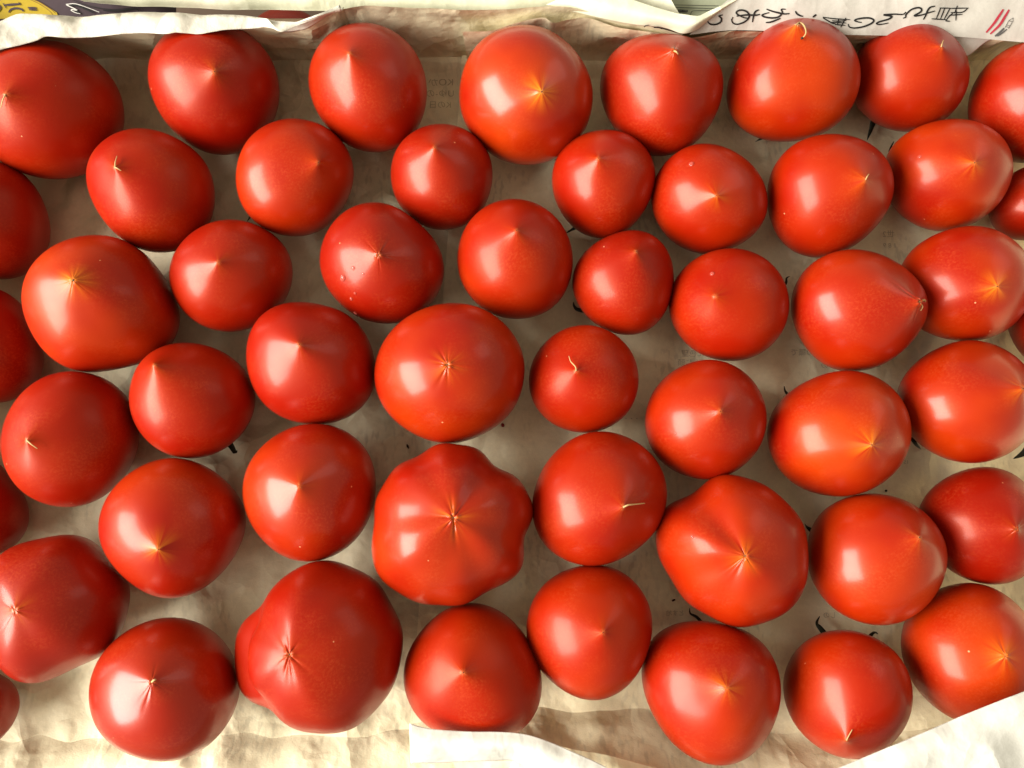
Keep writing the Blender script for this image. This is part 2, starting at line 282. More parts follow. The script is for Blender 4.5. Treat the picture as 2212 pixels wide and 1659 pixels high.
def surf(v,K,P,crease,seed,nph=112):
    X,Y,R,ax,ay,h,ox,oy=v[:8]; a=v[8:]
    tt=[.0,.012,.025,.04,.06,.085,.115,.15,.19,.235,.285,.34,.40,.465,.535,.61]+[.61+(math.pi-.63)*k/40 for k in range(1,41)]
    rnd=random.Random(seed)
    # pinched radial folds at the tip
    folds=[(rnd.uniform(0,2*math.pi),rnd.uniform(.035,.10),rnd.uniform(.4,1.)*rnd.choice((1,1,-.6)),rnd.uniform(.10,.30)) for _ in range(11)]
    ca,sa,cb,sb=math.cos(ax),math.sin(ax),math.cos(ay),math.sin(ay)
    vs=[];att=[]
    so=Vector((seed*3.1,seed*1.7,0))
    def pt(t,p):
        m=1.
        st_=max(math.sin(t),1e-4)
        for k in range(2,K+1): m+=(a[2*(k-2)]*math.cos(k*p)+a[2*(k-2)+1]*math.sin(k*p))*st_**((k-2)*.28)
        for (bp,bw,bt,bh,ba) in BULGE.get(seed,()):
            dp=abs((p-bp+math.pi)%(2*math.pi)-math.pi); m+=ba*math.exp(-(dp/bw)**4-((t-bt)/bh)**2)
        rho=math.sin(t); c=math.cos(t)
        x=R*rho*m*math.cos(p); y=R*rho*m*math.sin(p); up=max(c,0)
        z=c*h*R if c>0 else c*.84*R
        if c>0:
            z+=P*R*math.exp(-math.sqrt(rho*rho+.0009)/.2)
            if rho<.5:
                f=0
                for (fp,fw,fa,fl) in folds:
                    d=abs((p-fp+math.pi)%(2*math.pi)-math.pi)
                    fw2=fw*(1.7 if P<.09 else 1.)
                    if d<fw2*3: f+=fa*(1+.15*(P<.09))*math.exp(-(d/fw2)**2)*math.exp(-(rho/fl)**2)
                z-=f*crease*R*.009*min(1,rho/.05)
                z+=.012*R*crease*math.exp(-((rho-.045)/.02)**2)*(0.6+.4*math.sin(5*p+seed)) -.014*R*crease*math.exp(-(rho/.022)**2)
            # lobed fruit keep a shallow valley between lobes towards the tip
            z+=(m-1.)*R*(.55 if K<7 else 2.0)*rho*(1-rho)*2*up
        else: z+=.10*R*math.exp(-(rho/.35)**2)
        n=noise.noise(Vector((x,y,z))*28+so)*.0011
        q=1+n/R
        x=(x*q)+ox*R*up*up; y=(y*q)+oy*R*up*up; z*=q
        y,z=y*ca-z*sa,y*sa+z*ca
        x,z=x*cb+z*sb,-x*sb+z*cb
        return (x,y,z),(math.cos(p),math.sin(p),rho if c>0 else 1.+(-c))
    p0,a0=pt(0,0); vs.append(p0); att.append(a0)
    for t in tt[1:]:
        for j in range(nph):
            q,aa=pt(t,2*math.pi*j/nph); vs.append(q); att.append(aa)
    p0,a0=pt(math.pi,0); vs.append(p0); att.append(a0)
    fs=[(0,1+j,1+(j+1)%nph) for j in range(nph)]
    n=len(tt)-1
    for i in range(n-1):
        b=1+i*nph; c=b+nph
        for j in range(nph): fs.append((b+j,c+j,c+(j+1)%nph,b+(j+1)%nph))
    b=1+(n-1)*nph; e=len(vs)-1
    for j in range(nph): fs.append((b+j,e,b+(j+1)%nph))
    return vs,fs,att
def tube(name,pts,rad,mat,parent,seg=6,round_=True):
    vs=[];fs=[]
    P=[Vector(p) for p in pts]; n=len(P)
    for i,p in enumerate(P):
        t=(P[min(i+1,n-1)]-P[max(i-1,0)]).normalized()
        s=t.cross(Vector((.13,.21,1))).normalized(); u=s.cross(t)
        r=rad[i] if hasattr(rad,'__len__') else rad
        for k in range(seg):
            a=2*math.pi*k/seg; vs.append(p+s*math.cos(a)*r+u*math.sin(a)*r)
    for i in range(n-1):
        for k in range(seg): fs.append((i*seg+k,i*seg+(k+1)%seg,(i+1)*seg+(k+1)%seg,(i+1)*seg+k))
    fs.append(tuple(range(seg))[::-1]); fs.append(tuple((n-1)*seg+k for k in range(seg)))
    return mesh(name,vs,fs,mat,parent)
def smooth_pts(P,n=5):
    out=[]; P=[Vector(p) for p in P]
    for i in range(len(P)-1):
        a,b,c,d=P[max(i-1,0)],P[i],P[i+1],P[min(i+2,len(P)-1)]
        for k in range(n):
            t=k/n
            out.append(.5*((2*b)+(c-a)*t+(2*a-5*b+4*c-d)*t*t+(3*b-a-3*c+d)*t**3))
    out.append(P[-1]); return out
TOM={}
DEEP_SHADED={1:.45,2:.55,9:.8,18:.8,35:.8,44:.8,43:.6,21:.5,27:.4,20:.35,12:.4,42:.7,52:1.,46:.35,10:.3,23:.3,28:.25,29:.2,45:.3,36:.2,53:1.,47:.15,24:.2}  # crimson depth per fruit: partly own colour, partly shade painted into the skin
RAYS={4:1.4,19:1.1,26:1.0,33:1.0,36:.8,43:.3,49:.5,51:.8,40:.6,16:.5,30:.5,38:.7,6:.6,34:.6,41:.3,14:.4,46:.15,2:.2,15:.25}
CREASE={25:2.2,38:1.6,30:1.2,46:1.2,21:1.,5:1.1,45:.8,42:.9,51:.7,34:.7,7:.5,19:.7,40:.9,43:.6}
BULGE={46:[(3.32,.60,1.65,.50,.19),(3.3,.70,1.03,.20,-.17)]}
GLOSS={31:.08,10:.08,27:.08,28:.12,1:.05,9:.0,18:.0,35:0.,20:.25,19:.2,4:.6,33:.35,41:.5,25:.45,37:.5,45:.55,8:.4,34:.45,32:.4,38:.45,30:.4,23:.2,24:.12,42:.15,46:.2,2:.15,49:.3,22:.2,47:.06,48:.2,14:.3}
def make_tomato(i,v,K,P,label,orange,scar,crease,group='tomatoes laid stem down on the newspaper'):
    vs,fs,att=surf(v,K,P,crease,i)
    o=mesh('tomato',vs,fs,M_T); o.location=(v[0],v[1],.86*v[2]+.002)
    a=o.data.attributes.new('tipvec','FLOAT_VECTOR','POINT'); a.data.foreach_set('vector',[c for q in att for c in q])
    o['ripeness']=float(orange); o['deep_shaded']=DEEP_SHADED.get(i,0.); o['rays']=RAYS.get(i,.12); o['gloss']=GLOSS.get(i,.30)
    tag(o,label,'tomato',group)
    bvh=BVHTree.FromPolygons([Vector(q)+o.location for q in vs],fs)
    tip=Vector(vs[0])+o.location
    axis=Vector((math.cos(v[3])*math.sin(v[4]),-math.sin(v[3]),math.cos(v[3])*math.cos(v[4]))).normalized()
    TOM[i]=(o,bvh,tip,axis)
    # blossom scar: dark pit ringed by dry tan points
    rnd=random.Random(i*7); s=scar*.00040
    x=axis.orthogonal().normalized(); y=axis.cross(x)
    bv=[];bf=[]
    nn=rnd.randint(5,7)
    for k in range(nn):
        an=2*math.pi*k/nn+rnd.uniform(-.3,.3); dr=x*math.cos(an)+y*math.sin(an); sd=axis.cross(dr)
        b0=len(bv); L_=s*rnd.uniform(.9,1.7); w=s*.28
        base=tip-axis*.0004
        bv+= [base+dr*s*.35+sd*w,base+dr*s*.35-sd*w,base+dr*s*.35+axis*s*.7,base+dr*(s*.35+L_)+sd*w*.4-axis*s*.15,base+dr*(s*.35+L_)-sd*w*.4-axis*s*.15,base+dr*(s*.3+L_)+axis*s*.35]
        bf+=[(b0,b0+3,b0+5,b0+2),(b0+1,b0+2,b0+5,b0+4),(b0,b0+2,b0+1),(b0+3,b0+4,b0+5),(b0,b0+1,b0+4,b0+3)]
    sc=mesh('blossom_scar',[q-o.location for q in bv],bf,M_SCAR,None,False); sc.parent=o
    pv=[];pf=[]
    for k in range(8):
        an=2*math.pi*k/8; rr=s*.55*rnd.uniform(.7,1.2); pv.append(tip+(x*math.cos(an)+y*math.sin(an))*rr+axis*s*.05-o.location)
    pv.append(tip+axis*s*.5-o.location); pf=[(k,(k+1)%8,8) for k in range(8)]
    pit=mesh('scar_pit',pv,pf,M_DARK,None); pit.parent=o
    return o
for i,(K,P,v) in FIT.items():
    lb,og,sc,cr=INFO[i]; cr=CREASE.get(i,.18); make_tomato(i,v,K,P,lb,og,sc,cr)
def child_tube(name,i,pts,rad,mat):
    o=TOM[i][0]; return_=tube(name,[Vector(p)-o.location for p in pts],rad,mat,None); return_.parent=o; return return_
def thread(i,px,lift=.0025,r=.00035,bead=False):
    tip=TOM[i][2]; pts=[tip]
    n=len(px)
    for k,(x,y) in enumerate(px):
        h=TOM[i][1].ray_cast(CAM,ray(x,y))[0]
        zz=tip.z if h is None else h.z+.0006
        pts.append(at(x,y,max(zz,tip.z-.004*(k+1)*0+(-.001))+lift*math.sin(math.pi*(k+1)/(n+1))) if h is None else h+(CAM-h).normalized()*(.0007+lift*math.sin(math.pi*(k+1)/(n+1))))
    sp=smooth_pts(pts,5); m=len(sp)
    child_tube('dried_style',i,sp,[r*(1.25-.6*k/m) for k in range(m)],M_SCAR)
    if bead: child_tube('thread_bead',i,[sp[-1]+Vector((0,.0006,0)),sp[-1],sp[-1]+Vector((-.0006,-.0008,0))],[.0004,.0009,.0004],M_DARK)
thread(1,[(6,216),(2,232)]); thread(6,[(1727,49),(1736,54),(1741,67),(1739,76),(1733,82)],.003,.0005,True)
thread(10,[(249,350),(253,337)]); thread(10,[(254,364),(262,369)],.0008); thread(7,[(2035,95),(2038,87)]); thread(15,[(1873,382),(1877,376)])
thread(27,[(68,960),(81,969)]); thread(31,[(1243,792),(1233,781),(1229,769)],.003); thread(39,[(1357,1091),(1375,1089),(1393,1087)],.003,.00042)
thread(45,[(333,1469),(337,1468)],.001,.0005); thread(5,[(1461,112),(1465,117)],.001,.0005); thread(25,[(1996,648),(1999,651)],.001,.0006); thread(25,[(1993,662),(1989,671)],.001); thread(50,[(1833,1590),(1841,1576)],.0004,.0003)
# dry calyx tips peeping out below the fruit
def sepal(i,px,w,z0=.010,z1=.0035):
    o=TOM[i][0]; n=len(px); P=smooth_pts([at(x,y,z0+(z1-z0)*k/(n-1)+(.003 if 0<k<n-1 else 0)) for k,(x,y) in enumerate(px)],4); m=len(P)
    vs=[];fs=[]
    for k,p in enumerate(P):
        t=(P[min(k+1,m-1)]-P[max(k-1,0)]).normalized(); s=t.cross(Vector((0,0,1))).normalized(); ww=w*(1-(k/(m-1))**1.6)*.5+.00015
        vs+=[p+s*ww+Vector((0,0,ww*.5)),p+Vector((0,0,-.0002)),p-s*ww+Vector((0,0,ww*.5)),p+Vector((0,0,-.0006))]
    for k in range(m-1):
        for j in range(4): fs.append((k*4+j,k*4+(j+1)%4,k*4+4+(j+1)%4,k*4+4+j))
    s_=mesh('sepal',[q-o.location for q in vs],fs,M_SEP,None); s_.parent=o
for i,px,w in [(28,[(484,944),(500,963),(509,979),(512,972)],.0042),(11,[(556,458),(543,467),(534,478)],.0028),(13,[(1262,482),(1240,494),(1222,504)],.003),
 (7,[(1889,240),(1884,268),(1873,303)],.0052),(6,[(1668,288),(1648,298),(1632,306)],.003),(16,[(1928,345),(1921,328),(1931,305)],.002),(23,[(1262,672),(1247,669),(1240,661),(1239,652)],.0026),
 (24,[(1685,626),(1697,612),(1699,601),(1706,597)],.0018),(33,[(1704,856),(1696,845),(1694,834)],.0018),(34,[(1968,945),(1978,960),(1990,971)],.003),(34,[(2225,962),(2210,979),(2189,991)],.006),
 (49,[(1520,1350),(1505,1333),(1491,1325),(1490,1313)],.0018),(50,[(1790,1380),(1772,1358),(1764,1345),(1771,1331)],.0034),(50,[(1870,1385),(1881,1371),(1890,1366),(1897,1370)],.0022),(41,[(1757,1150),(1745,1140),(1738,1131)],.0028)]:
    sepal(i,px,w)
# water drops
def drop(i,x,y,r,label,asp=1.,group=None):
    r*=.88
    h,nr,_,_=TOM[i][1].ray_cast(CAM,ray(x,y))
    if h is None: return
    bm=bmesh.new(); bmesh.ops.create_uvsphere(bm,u_segments=16,v_segments=10,radius=r)
    for v in bm.verts: v.co.z*=.55; v.co.y*=asp*(1.15 if v.co.y<0 else .9)
    me=bpy.data.meshes.new('water_drop'); bm.to_mesh(me); bm.free(); me.polygons.foreach_set('use_smooth',[True]*len(me.polygons)); me.materials.append(M_WATER)
    o=bpy.data.objects.new('water_drop',me); COL.objects.link(o); o.location=h+nr*r*.12; o.rotation_euler=nr.to_track_quat('Z','Y').to_euler()
    tag(o,label,'water drop',group)
g='water drops on the crimson tomato'
drop(21,741,600,.0021,'largest pear-shaped water drop on the lower left of the crimson tomato',1.25,g)
drop(21,763,579,.0015,'round water drop up and right of the largest one on the crimson tomato',1.,g)
drop(21,785,591,.0009,'small water drop below the tip of the crimson tomato',1.,g)
drop(21,759,645,.0012,'water drop near the lower edge of the crimson tomato, lower of the close pair',1.3,g)
drop(21,767,633,.0010,'water drop near the lower edge of the crimson tomato, upper of the close pair',1.,g)
drop(21,768,676,.0015,'water drop hanging on the bottom rim of the crimson tomato',.8,g)
drop(24,1539,592,.0016,'lone water drop above the central tip of a round red tomato')
drop(14,1494,355,.0018,'lone water drop on the upper left of the tomato with the yellow spark')
drop(16,1987,339,.0013,'lone water drop on the left shoulder of the evenly orange tomato')
drop(40,1496,1159,.0011,'tiny water drop on the left of the big tomato with the dented shoulder')
drop(32,1459,936,.0009,'tiny water drop low on the left of the tomato with the broken glint')
# ---------------------------------------------------------------- paper
def fz(x,y):
    n=noise.noise(Vector((x*9,y*9,3.)))*.0022
    r=abs(noise.noise(Vector((x*22,y*22,7.)))); left=max(0,min(1,(-.12-x)/.12))
    n+=(.5-r)*.0030*left+ noise.noise(Vector((x*60,y*60,1.)))*.0005*(.4+left)
    return n-.0035
def crum(p,amp,s=1.):
    q=p*s
    r=1-2*abs(noise.noise(q*16+Vector((5,0,0)))); r2=1-2*abs(noise.noise(q*38+Vector((0,9,0))))
    return amp*(r*.6+r2*.22+noise.noise(q*9)*1.1)
def patch(name,rows,nu,nv,mat,amp=.001,parent=None,thick=0,floor_rows=0,s=1.):
    """rows: list of polylines of world points, same fan direction; lofted with smooth interpolation"""
    R=[]
    for r in rows:
        r=[Vector(p) for p in r]; sp=smooth_pts(r,12); L=[0]
        for a,b in zip(sp,sp[1:]): L.append(L[-1]+(b-a).length)
        out=[];j=0
        for k in range(nu+1):
            d=L[-1]*k/nu
            while j<len(L)-2 and L[j+1]<d: j+=1
            f=(d-L[j])/max(L[j+1]-L[j],1e-9); out.append(sp[j].lerp(sp[j+1],min(max(f,0),1)))
        R.append(out)
    cols=[smooth_pts([R[i][k] for i in range(len(R))],nv) for k in range(nu+1)]
    m=len(cols[0]); vs=[]
    for k in range(nu+1):
        for i in range(m):
            p=cols[k][i]; a=cols[max(k-1,0)][i]; b=cols[min(k+1,nu)][i]; c=cols[k][max(i-1,0)]; d=cols[k][min(i+1,m-1)]
            nrm=(b-a).cross(d-c)
            nrm=nrm.normalized() if nrm.length>1e-12 else Vector((0,0,1))
            vs.append(p+nrm*crum(p,amp,s))
    fs=[(k*m+i,(k+1)*m+i,(k+1)*m+i+1,k*m+i+1) for k in range(nu) for i in range(m-1)]
    o=mesh(name,vs,fs,mat,parent)
    if thick:
        md=o.modifiers.new('thickness','SOLIDIFY'); md.thickness=thick; md.offset=0
    return o,BVHTree.FromPolygons(vs,fs)
# floor of the liner: two overlapping sheets, the right one on top with its left edge running down the tray
def floor_sheet(x0f,x1f,mat,dz,name):
    vs=[];fs=[];nx=150;ny=130
    for j in range(ny+1):
        y=-.150+.462*j/ny
        xa=x0f(y); xb=x1f(y)
        for i in range(nx+1):
            x=xa+(xb-xa)*i/nx
            z=fz(x,y)+dz
            # paper rides up where it meets the walls
            e=max(0,(y-.292)/.012); z+=.010*min(1,e)**2
            vs.append((x,y,z))
    for j in range(ny):
        for i in range(nx): a=j*(nx+1)+i; fs.append((a,a+1,a+nx+2,a+nx+1))
    return mesh(name,vs,fs,mat)
def seam(y):   # world x of the right sheet's left edge
    t=(y-(-.14))/.45; return at(884+(1000-884)*max(0,min(1,t)),1560+(60-1560)*t,0).x
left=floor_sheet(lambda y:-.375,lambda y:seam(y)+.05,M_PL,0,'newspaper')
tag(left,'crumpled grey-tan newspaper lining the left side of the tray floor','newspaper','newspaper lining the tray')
right=floor_sheet(seam,lambda y:.42,M_P,.0012,'newspaper')
tag(right,'smoother tan newspaper lining the middle and right of the tray floor, faint mirrored print','newspaper','newspaper lining the tray')
Z0=-.003
# back wall, left sheet
def lerp(a,b,t): return a+(b-a)*t
def back_rows(xs,ytop,ztop,ybot=150,zb=Z0,lean=.5):
    top=[at(x,y,z) for x,y,z in zip(xs,ytop,ztop)]
    bot=[]
    for p,x in zip(top,xs):
        b=at(x,ybot,zb); b.x=p.x*.99; bot.append(b)
    mid=[b.lerp(t,.25)+Vector((0,.004,-.002)) for b,t in zip(bot,top)]
    mid2=[b.lerp(t,.65)+Vector((0,.003,0)) for b,t in zip(bot,top)]
    return [bot,mid,mid2,top]
# left sheet: wall then lip folded back over the fruit
xs=[-150,0,41,175,295,393,467,567,650,693,737]
yt=[60,41,26,33,27,22,23,29,43,32,18]
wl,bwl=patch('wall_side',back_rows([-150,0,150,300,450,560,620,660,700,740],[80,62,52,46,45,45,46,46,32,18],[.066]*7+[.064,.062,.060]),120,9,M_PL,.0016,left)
xb=[-150,0,77,90,113,133,200,267,310,357,377,427,483,547,567,607,653,737]
yb=[150,103,87,78,78,81,79,73,71,73,69,71,62,60,57,65,53,19]
lipU=[at(x,y,.070) for x,y in zip(xs,yt)]
lipL=[at(x,y,.0755 if x<640 else .070) for x,y in zip(xb,yb)]
def resample(P,n,key=None):
    L=[0]
    for a,b in zip(P,P[1:]): L.append(L[-1]+abs(b.x-a.x))
    out=[];j=0
    for k in range(n):
        d=L[-1]*k/(n-1)
        while j<len(L)-2 and L[j+1]<d: j+=1
        out.append(P[j].lerp(P[j+1],(d-L[j])/max(L[j+1]-L[j],1e-9)))
    return out
U=resample(lipU,60); Lw=resample(lipL,60)
Mid=[a.lerp(b,.45)+Vector((0,0,.0055 if k<50 else .002)) for k,(a,b) in enumerate(zip(U,Lw))]
Dn=[a+Vector((0,.004,-.020*(1 if k<48 else (60-k)/12)*(1)-.0005)) for k,a in enumerate(U)]
lip,_=patch('folded_lip',[Dn,U,Mid,Lw],180,7,M_PL2,.0026,left,.0002,s=1.0)
# middle and right back wall
xs2=[735,787,837,920,1004,1071,1171,1237,1304,1371,1475]
ys2=[18,11,13,16,21,18,13,16,32,47,72]
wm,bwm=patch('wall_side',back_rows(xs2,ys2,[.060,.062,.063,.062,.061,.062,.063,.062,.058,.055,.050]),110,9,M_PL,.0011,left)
xs3=[999,1057,1104,1171,1194,1231,1271,1331,1404,1475,1520,1581,1700,1850,2055,2131,2170,2212,2330]
ys3=[62,59,43,32,44,37,32,48,62,73,68,58,62,66,64,72,80,60,40]
rw=[]
zt3=[.050,.050,.054,.057,.053,.055,.056,.052,.049,.047,.048,.050,.050,.050,.050,.048,.047,.050,.052]
wr,bwr=patch('wall_side',[[p+Vector((0,-.0022,.001)) for p in r] for r in back_rows(xs3,ys3,zt3)],170,9,M_P,.0014,right)
# sheet with the black writing, hanging over the back rim behind the right wall paper
tp=[(1650,-60),(1700,-60),(1780,-60),(1900,-60),(2050,-60),(2212,-60),(2340,-60)]
md=[(1560,20),(1640,15),(1750,15),(1900,15),(2050,15),(2212,15),(2340,15)]
bt=[(1490,88),(1600,78),(1750,84),(1900,88),(2050,90),(2212,104),(2340,110)]
wd,bwd=patch('newspaper',[[at(x,y,.052)+Vector((0,.004,0)) for x,y in bt],[at(x,y,.064)+Vector((0,.003,0)) for x,y in md],[at(x,y,.071) for x,y in tp]],80,16,M_PD,.0030,s=.8)
tag(wd,'pale newspaper over the back rim with large black characters and two red stripes','newspaper','newspaper round the back rim')
# sheet behind, cream, with a turned edge running down in a V
tc_=[(120,-90),(400,-90),(700,-90),(1000,-90),(1200,-90),(1371,-60),(1420,-30)]
mc_=[(150,8),(330,4),(650,2),(1000,0),(1230,0),(1371,0),(1454,27)]
bc_=[(178,34),(302,42),(560,48),(1000,60),(1230,52),(1371,72),(1480,78)]
wc,bwc=patch('newspaper',[[at(x,y,.050)+Vector((0,.010,0)) for x,y in bc_],[at(x,y,.060)+Vector((0,.008,0)) for x,y in mc_],[at(x,y,.064)+Vector((0,.004,0)) for x,y in tc_]],110,14,M_PC,.0020)
tag(wc,'cream newspaper behind the middle of the back wall with cut-off lines of small print','newspaper','newspaper round the back rim')
V1=[(1290,-40),(1371,0),(1454,27),(1480,32),(1509,35),(1527,27),(1588,-2),(1640,-30)]
V2=[(1180,10),(1340,50),(1430,60),(1470,73),(1488,72),(1508,64),(1545,35),(1600,0)]
vf,bvf=patch('turned_edge',[[at(x,y,.066)+Vector((0,.0005,0)) for x,y in V1],[at(x,y,.0655) for x,y in [((a+c)/2,(b+d)/2) for (a,b),(c,d) in zip(V1,V2)]],[at(x,y,.058) for x,y in V2]],60,8,M_PC,.0006,wc,.0002)
# small lit corner right of the writing
cn,_=patch('paper_corner',[[at(x,y,.052) for x,y in [(2040,66),(2100,70),(2158,82)]],[at(x,y,.047) for x,y in [(2050,90),(2090,95),(2130,92)]],[at(x,y,.042) for x,y in [(2060,128),(2085,122),(2096,118)]]],14,6,M_PW,.0004,right,.0002)
# front wall of the liner: left sheet
fa=[(-200,1600),(0,1592),(200,1588),(420,1584),(520,1581),(600,1583),(760,1578),(840,1566),(900,1560)]
fr1=[at(x,y,Z0) for x,y in fa]
fr0=[p+Vector((0,.012,-.0012)) for p in fr1]
fr2=[at(x,y+42,.004) for x,y in fa]; fr3=[at(x,y+85,.009) for x,y in fa]; fr4=[at(x,y+160,.015) for x,y in fa]
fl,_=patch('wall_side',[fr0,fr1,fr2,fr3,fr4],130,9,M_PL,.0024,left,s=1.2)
fb=[(884,1560),(960,1545),(1060,1532),(1170,1520),(1237,1531),(1300,1524),(1390,1524),(1500,1545),(1620,1568),(1690,1588),(1780,1596),(1900,1590),(2050,1560),(2230,1500),(2330,1480)]
g1=[at(x,y,Z0+.0012) for x,y in fb]; g0=[p+Vector((0,.012,-.0006)) for p in g1]
g2=[at(x,y+45,.008) for x,y in fb]; g3=[at(x,y+95,.018) for x,y in fb]; g4=[at(x,y+190,.036) for x,y in fb]
frr,_=patch('wall_side',[g0,g1,g2,g3,g4],150,9,M_P,.0013,right)
# white strip standing over the front tomato
sU=[(884,1562),(930,1574),(1010,1580),(1070,1581),(1127,1585),(1175,1598),(1240,1625),(1300,1652),(1370,1690)]
sD=[(887,1650),(930,1649),(1010,1645),(1070,1643),(1110,1643),(1150,1662),(1200,1690),(1260,1720),(1330,1760)]
st,_=patch('paper_strip',[[at(x,y,.068) for x,y in sU],[at((a+c)/2,(b+d)/2,.0705) for (a,b),(c,d) in zip(sU,sD)],[at(x,y,.063) for x,y in sD]],90,8,M_PW,.0007,right,.0003)
bb=[(1130,1604),(1180,1606),(1240,1618),(1310,1630),(1380,1648),(1450,1668),(1520,1700)]
bn,_=patch('paper_strip',[[at(x,y,.044) for x,y in bb],[at(x-20,y+30,.046) for x,y in bb],[at(x-40,y+90,.042) for x,y in bb]],50,7,M_P,.0008,right,.0002)
# white flap, lower right corner
e1=[(1740,1690),(1811,1659),(1900,1622),(1990,1584),(2080,1545),(2160,1513),(2212,1493),(2330,1446)]
fw,_=patch('newspaper',[[at(x,y,.083) for x,y in e1],[at(x+22,y+42,.087) for x,y in e1],[at(x+60,y+130,.083) for x,y in e1],[at(x+110,y+260,.075) for x,y in e1]],80,9,M_PW,.0007,None,.0003)
tag(fw,'large brightly lit white sheet of newspaper folded across the lower right corner','newspaper')
# left and right liner walls, beyond the picture edge
for sx in (-1,1):
    x0=.372 if sx<0 else .415
    rr=[[Vector((sx*(x0+dx),y,z)) for y in (-.15,-.05,.05,.15,.25,.31)] for dx,z in ((-.012,Z0),(0,.004),(.004,.03),(.006,.066),(.010,.072),(-.012 if sx<0 else .02,.076))]
    patch('wall_side',rr,40,6,M_PL if sx<0 else M_P,.0015,left if sx<0 else right)
# ---------------------------------------------------------------- carton, table, things behind
def box(bm,c,s):
    r=bmesh.ops.create_cube(bm,size=1)['verts']
    for v in r: v.co=Vector((v.co.x*s[0]+c[0],v.co.y*s[1]+c[1],v.co.z*s[2]+c[2]))
def boxobj(name,c,s,mat,parent=None):
    bm=bmesh.new(); box(bm,c,s); bmesh.ops.bevel(bm,geom=bm.edges[:],offset=.0006,segments=1,affect='EDGES')
    me=bpy.data.meshes.new(name); bm.to_mesh(me); bm.free(); me.materials.append(mat)
    o=bpy.data.objects.new(name,me); COL.objects.link(o); o.parent=parent; return o
car=bpy.data.objects.new('cardboard_tray',None); COL.objects.link(car); tag(car,'brown cardboard tray under the newspaper, holding all the tomatoes','tray')
boxobj('tray_bottom',(.02,.07,-.012),(.86,.50,.006),M_CARD,car)
boxobj('tray_side',(.02,.315,.012),(.86,.004,.052),M_CARD,car)
boxobj('tray_side',(-.405,.07,.026),(.004,.50,.070),M_CARD,car)
boxobj('tray_side',(.450,.07,.026),(.004,.50,.070),M_CARD,car)
tb=boxobj('table',(0,.1,-.115),(3,3,.04),M_TABLE); tag(tb,None,kind='structure')
# printed cartons behind
pc,bpc=patch('printed_carton',[[at(x,60,.041) for x in (-160,100,380)],[at(x,-80,.041) for x in (-160,100,380)]],12,6,M_PUR,.0,None,.001)
tag(pc,'dark purple printed carton with a yellow disc behind the left end of the tray','carton')
pg,bpg=patch('printed_carton',[[at(x,50,.045) for x in (1330,1500,1680)],[at(x,-80,.045) for x in (1330,1500,1680)]],12,6,plain('pale_green_board',(.40,.42,.28),.6),.0,None,.001)
tag(pg,'pale green board with black ruled lines seen through the V-shaped gap behind the rim','carton')
# small red tomato outside the tray, seen in the gap over the lip
v53=[0,0,.036,0,0,.95,0,0,0,0]; c53=at(625,128,-.045); v53[0]=c53.x; v53[1]=c53.y
o53=make_tomato(53,v53,2,.08,'dark red tomato outside the tray, seen in the gap between white lip and cream sheet',.3,1.,.5,None)
o53.location.z=-.045
# ---------------------------------------------------------------- print
def on(bvh,x,y,off=.0004):
    h,n,_,_=bvh.ray_cast(CAM,ray(x,y))
    if h is None: return None
    if n.z<0 and n.dot(CAM-h)<0: n=-n
    if n.dot(CAM-h)<0: n=-n
    return h+n*off
def strokes(name,bvh,lines,mat,parent,off=.0004):
    vs=[];fs=[]
    for pts,w in lines:
        P=smooth_pts([Vector((x,y,0)) for x,y in pts],6) if len(pts)>2 else [Vector((*pts[0],0)).lerp(Vector((*pts[1],0)),k/6) for k in range(7)]
        m=len(P); prev=None
        for k,p in enumerate(P):
            t=(P[min(k+1,m-1)]-P[max(k-1,0)]); t=t.normalized() if t.length>0 else Vector((1,0,0)); s=Vector((-t.y,t.x,0))
            ww=w*.5*(.55+.45*math.sin(math.pi*min(1,(k+.8)/(m)))) if w>1.2 else w*.5
            a=on(bvh,p.x+s.x*ww,p.y+s.y*ww,off); b=on(bvh,p.x-s.x*ww,p.y-s.y*ww,off)
            if a is None or b is None: prev=None; continue
            vs+=[a,b]; n=len(vs)
            if prev is not None: fs.append((prev,prev+1,n-1,n-2))
            prev=n-2
    return mesh(name,vs,fs,mat,parent)
def poly(name,bvh,pts,mat,parent,off=.0004,n=1):
    vs=[on(bvh,x,y,off) for x,y in pts]
    vs=[v for v in vs if v is not None]
    if len(vs)<3: return
    return mesh(name,vs,[tuple(range(len(vs)))],mat,parent,False)
def zA(L): return [((2700+x/3.687)/1.8228,(y/3.687)/1.8228) for x,y in L]
def zB(L): return [((3200+x/2.6587)/1.8228,(y/2.6587)/1.8228) for x,y in L]
def zC(L): return [((2100+x/3.16)/1.8228,(y/3.16)/1.8228) for x,y in L]
def zD(L): return [((x/3.16)/1.8228,(y/3.16)/1.8228) for x,y in L]
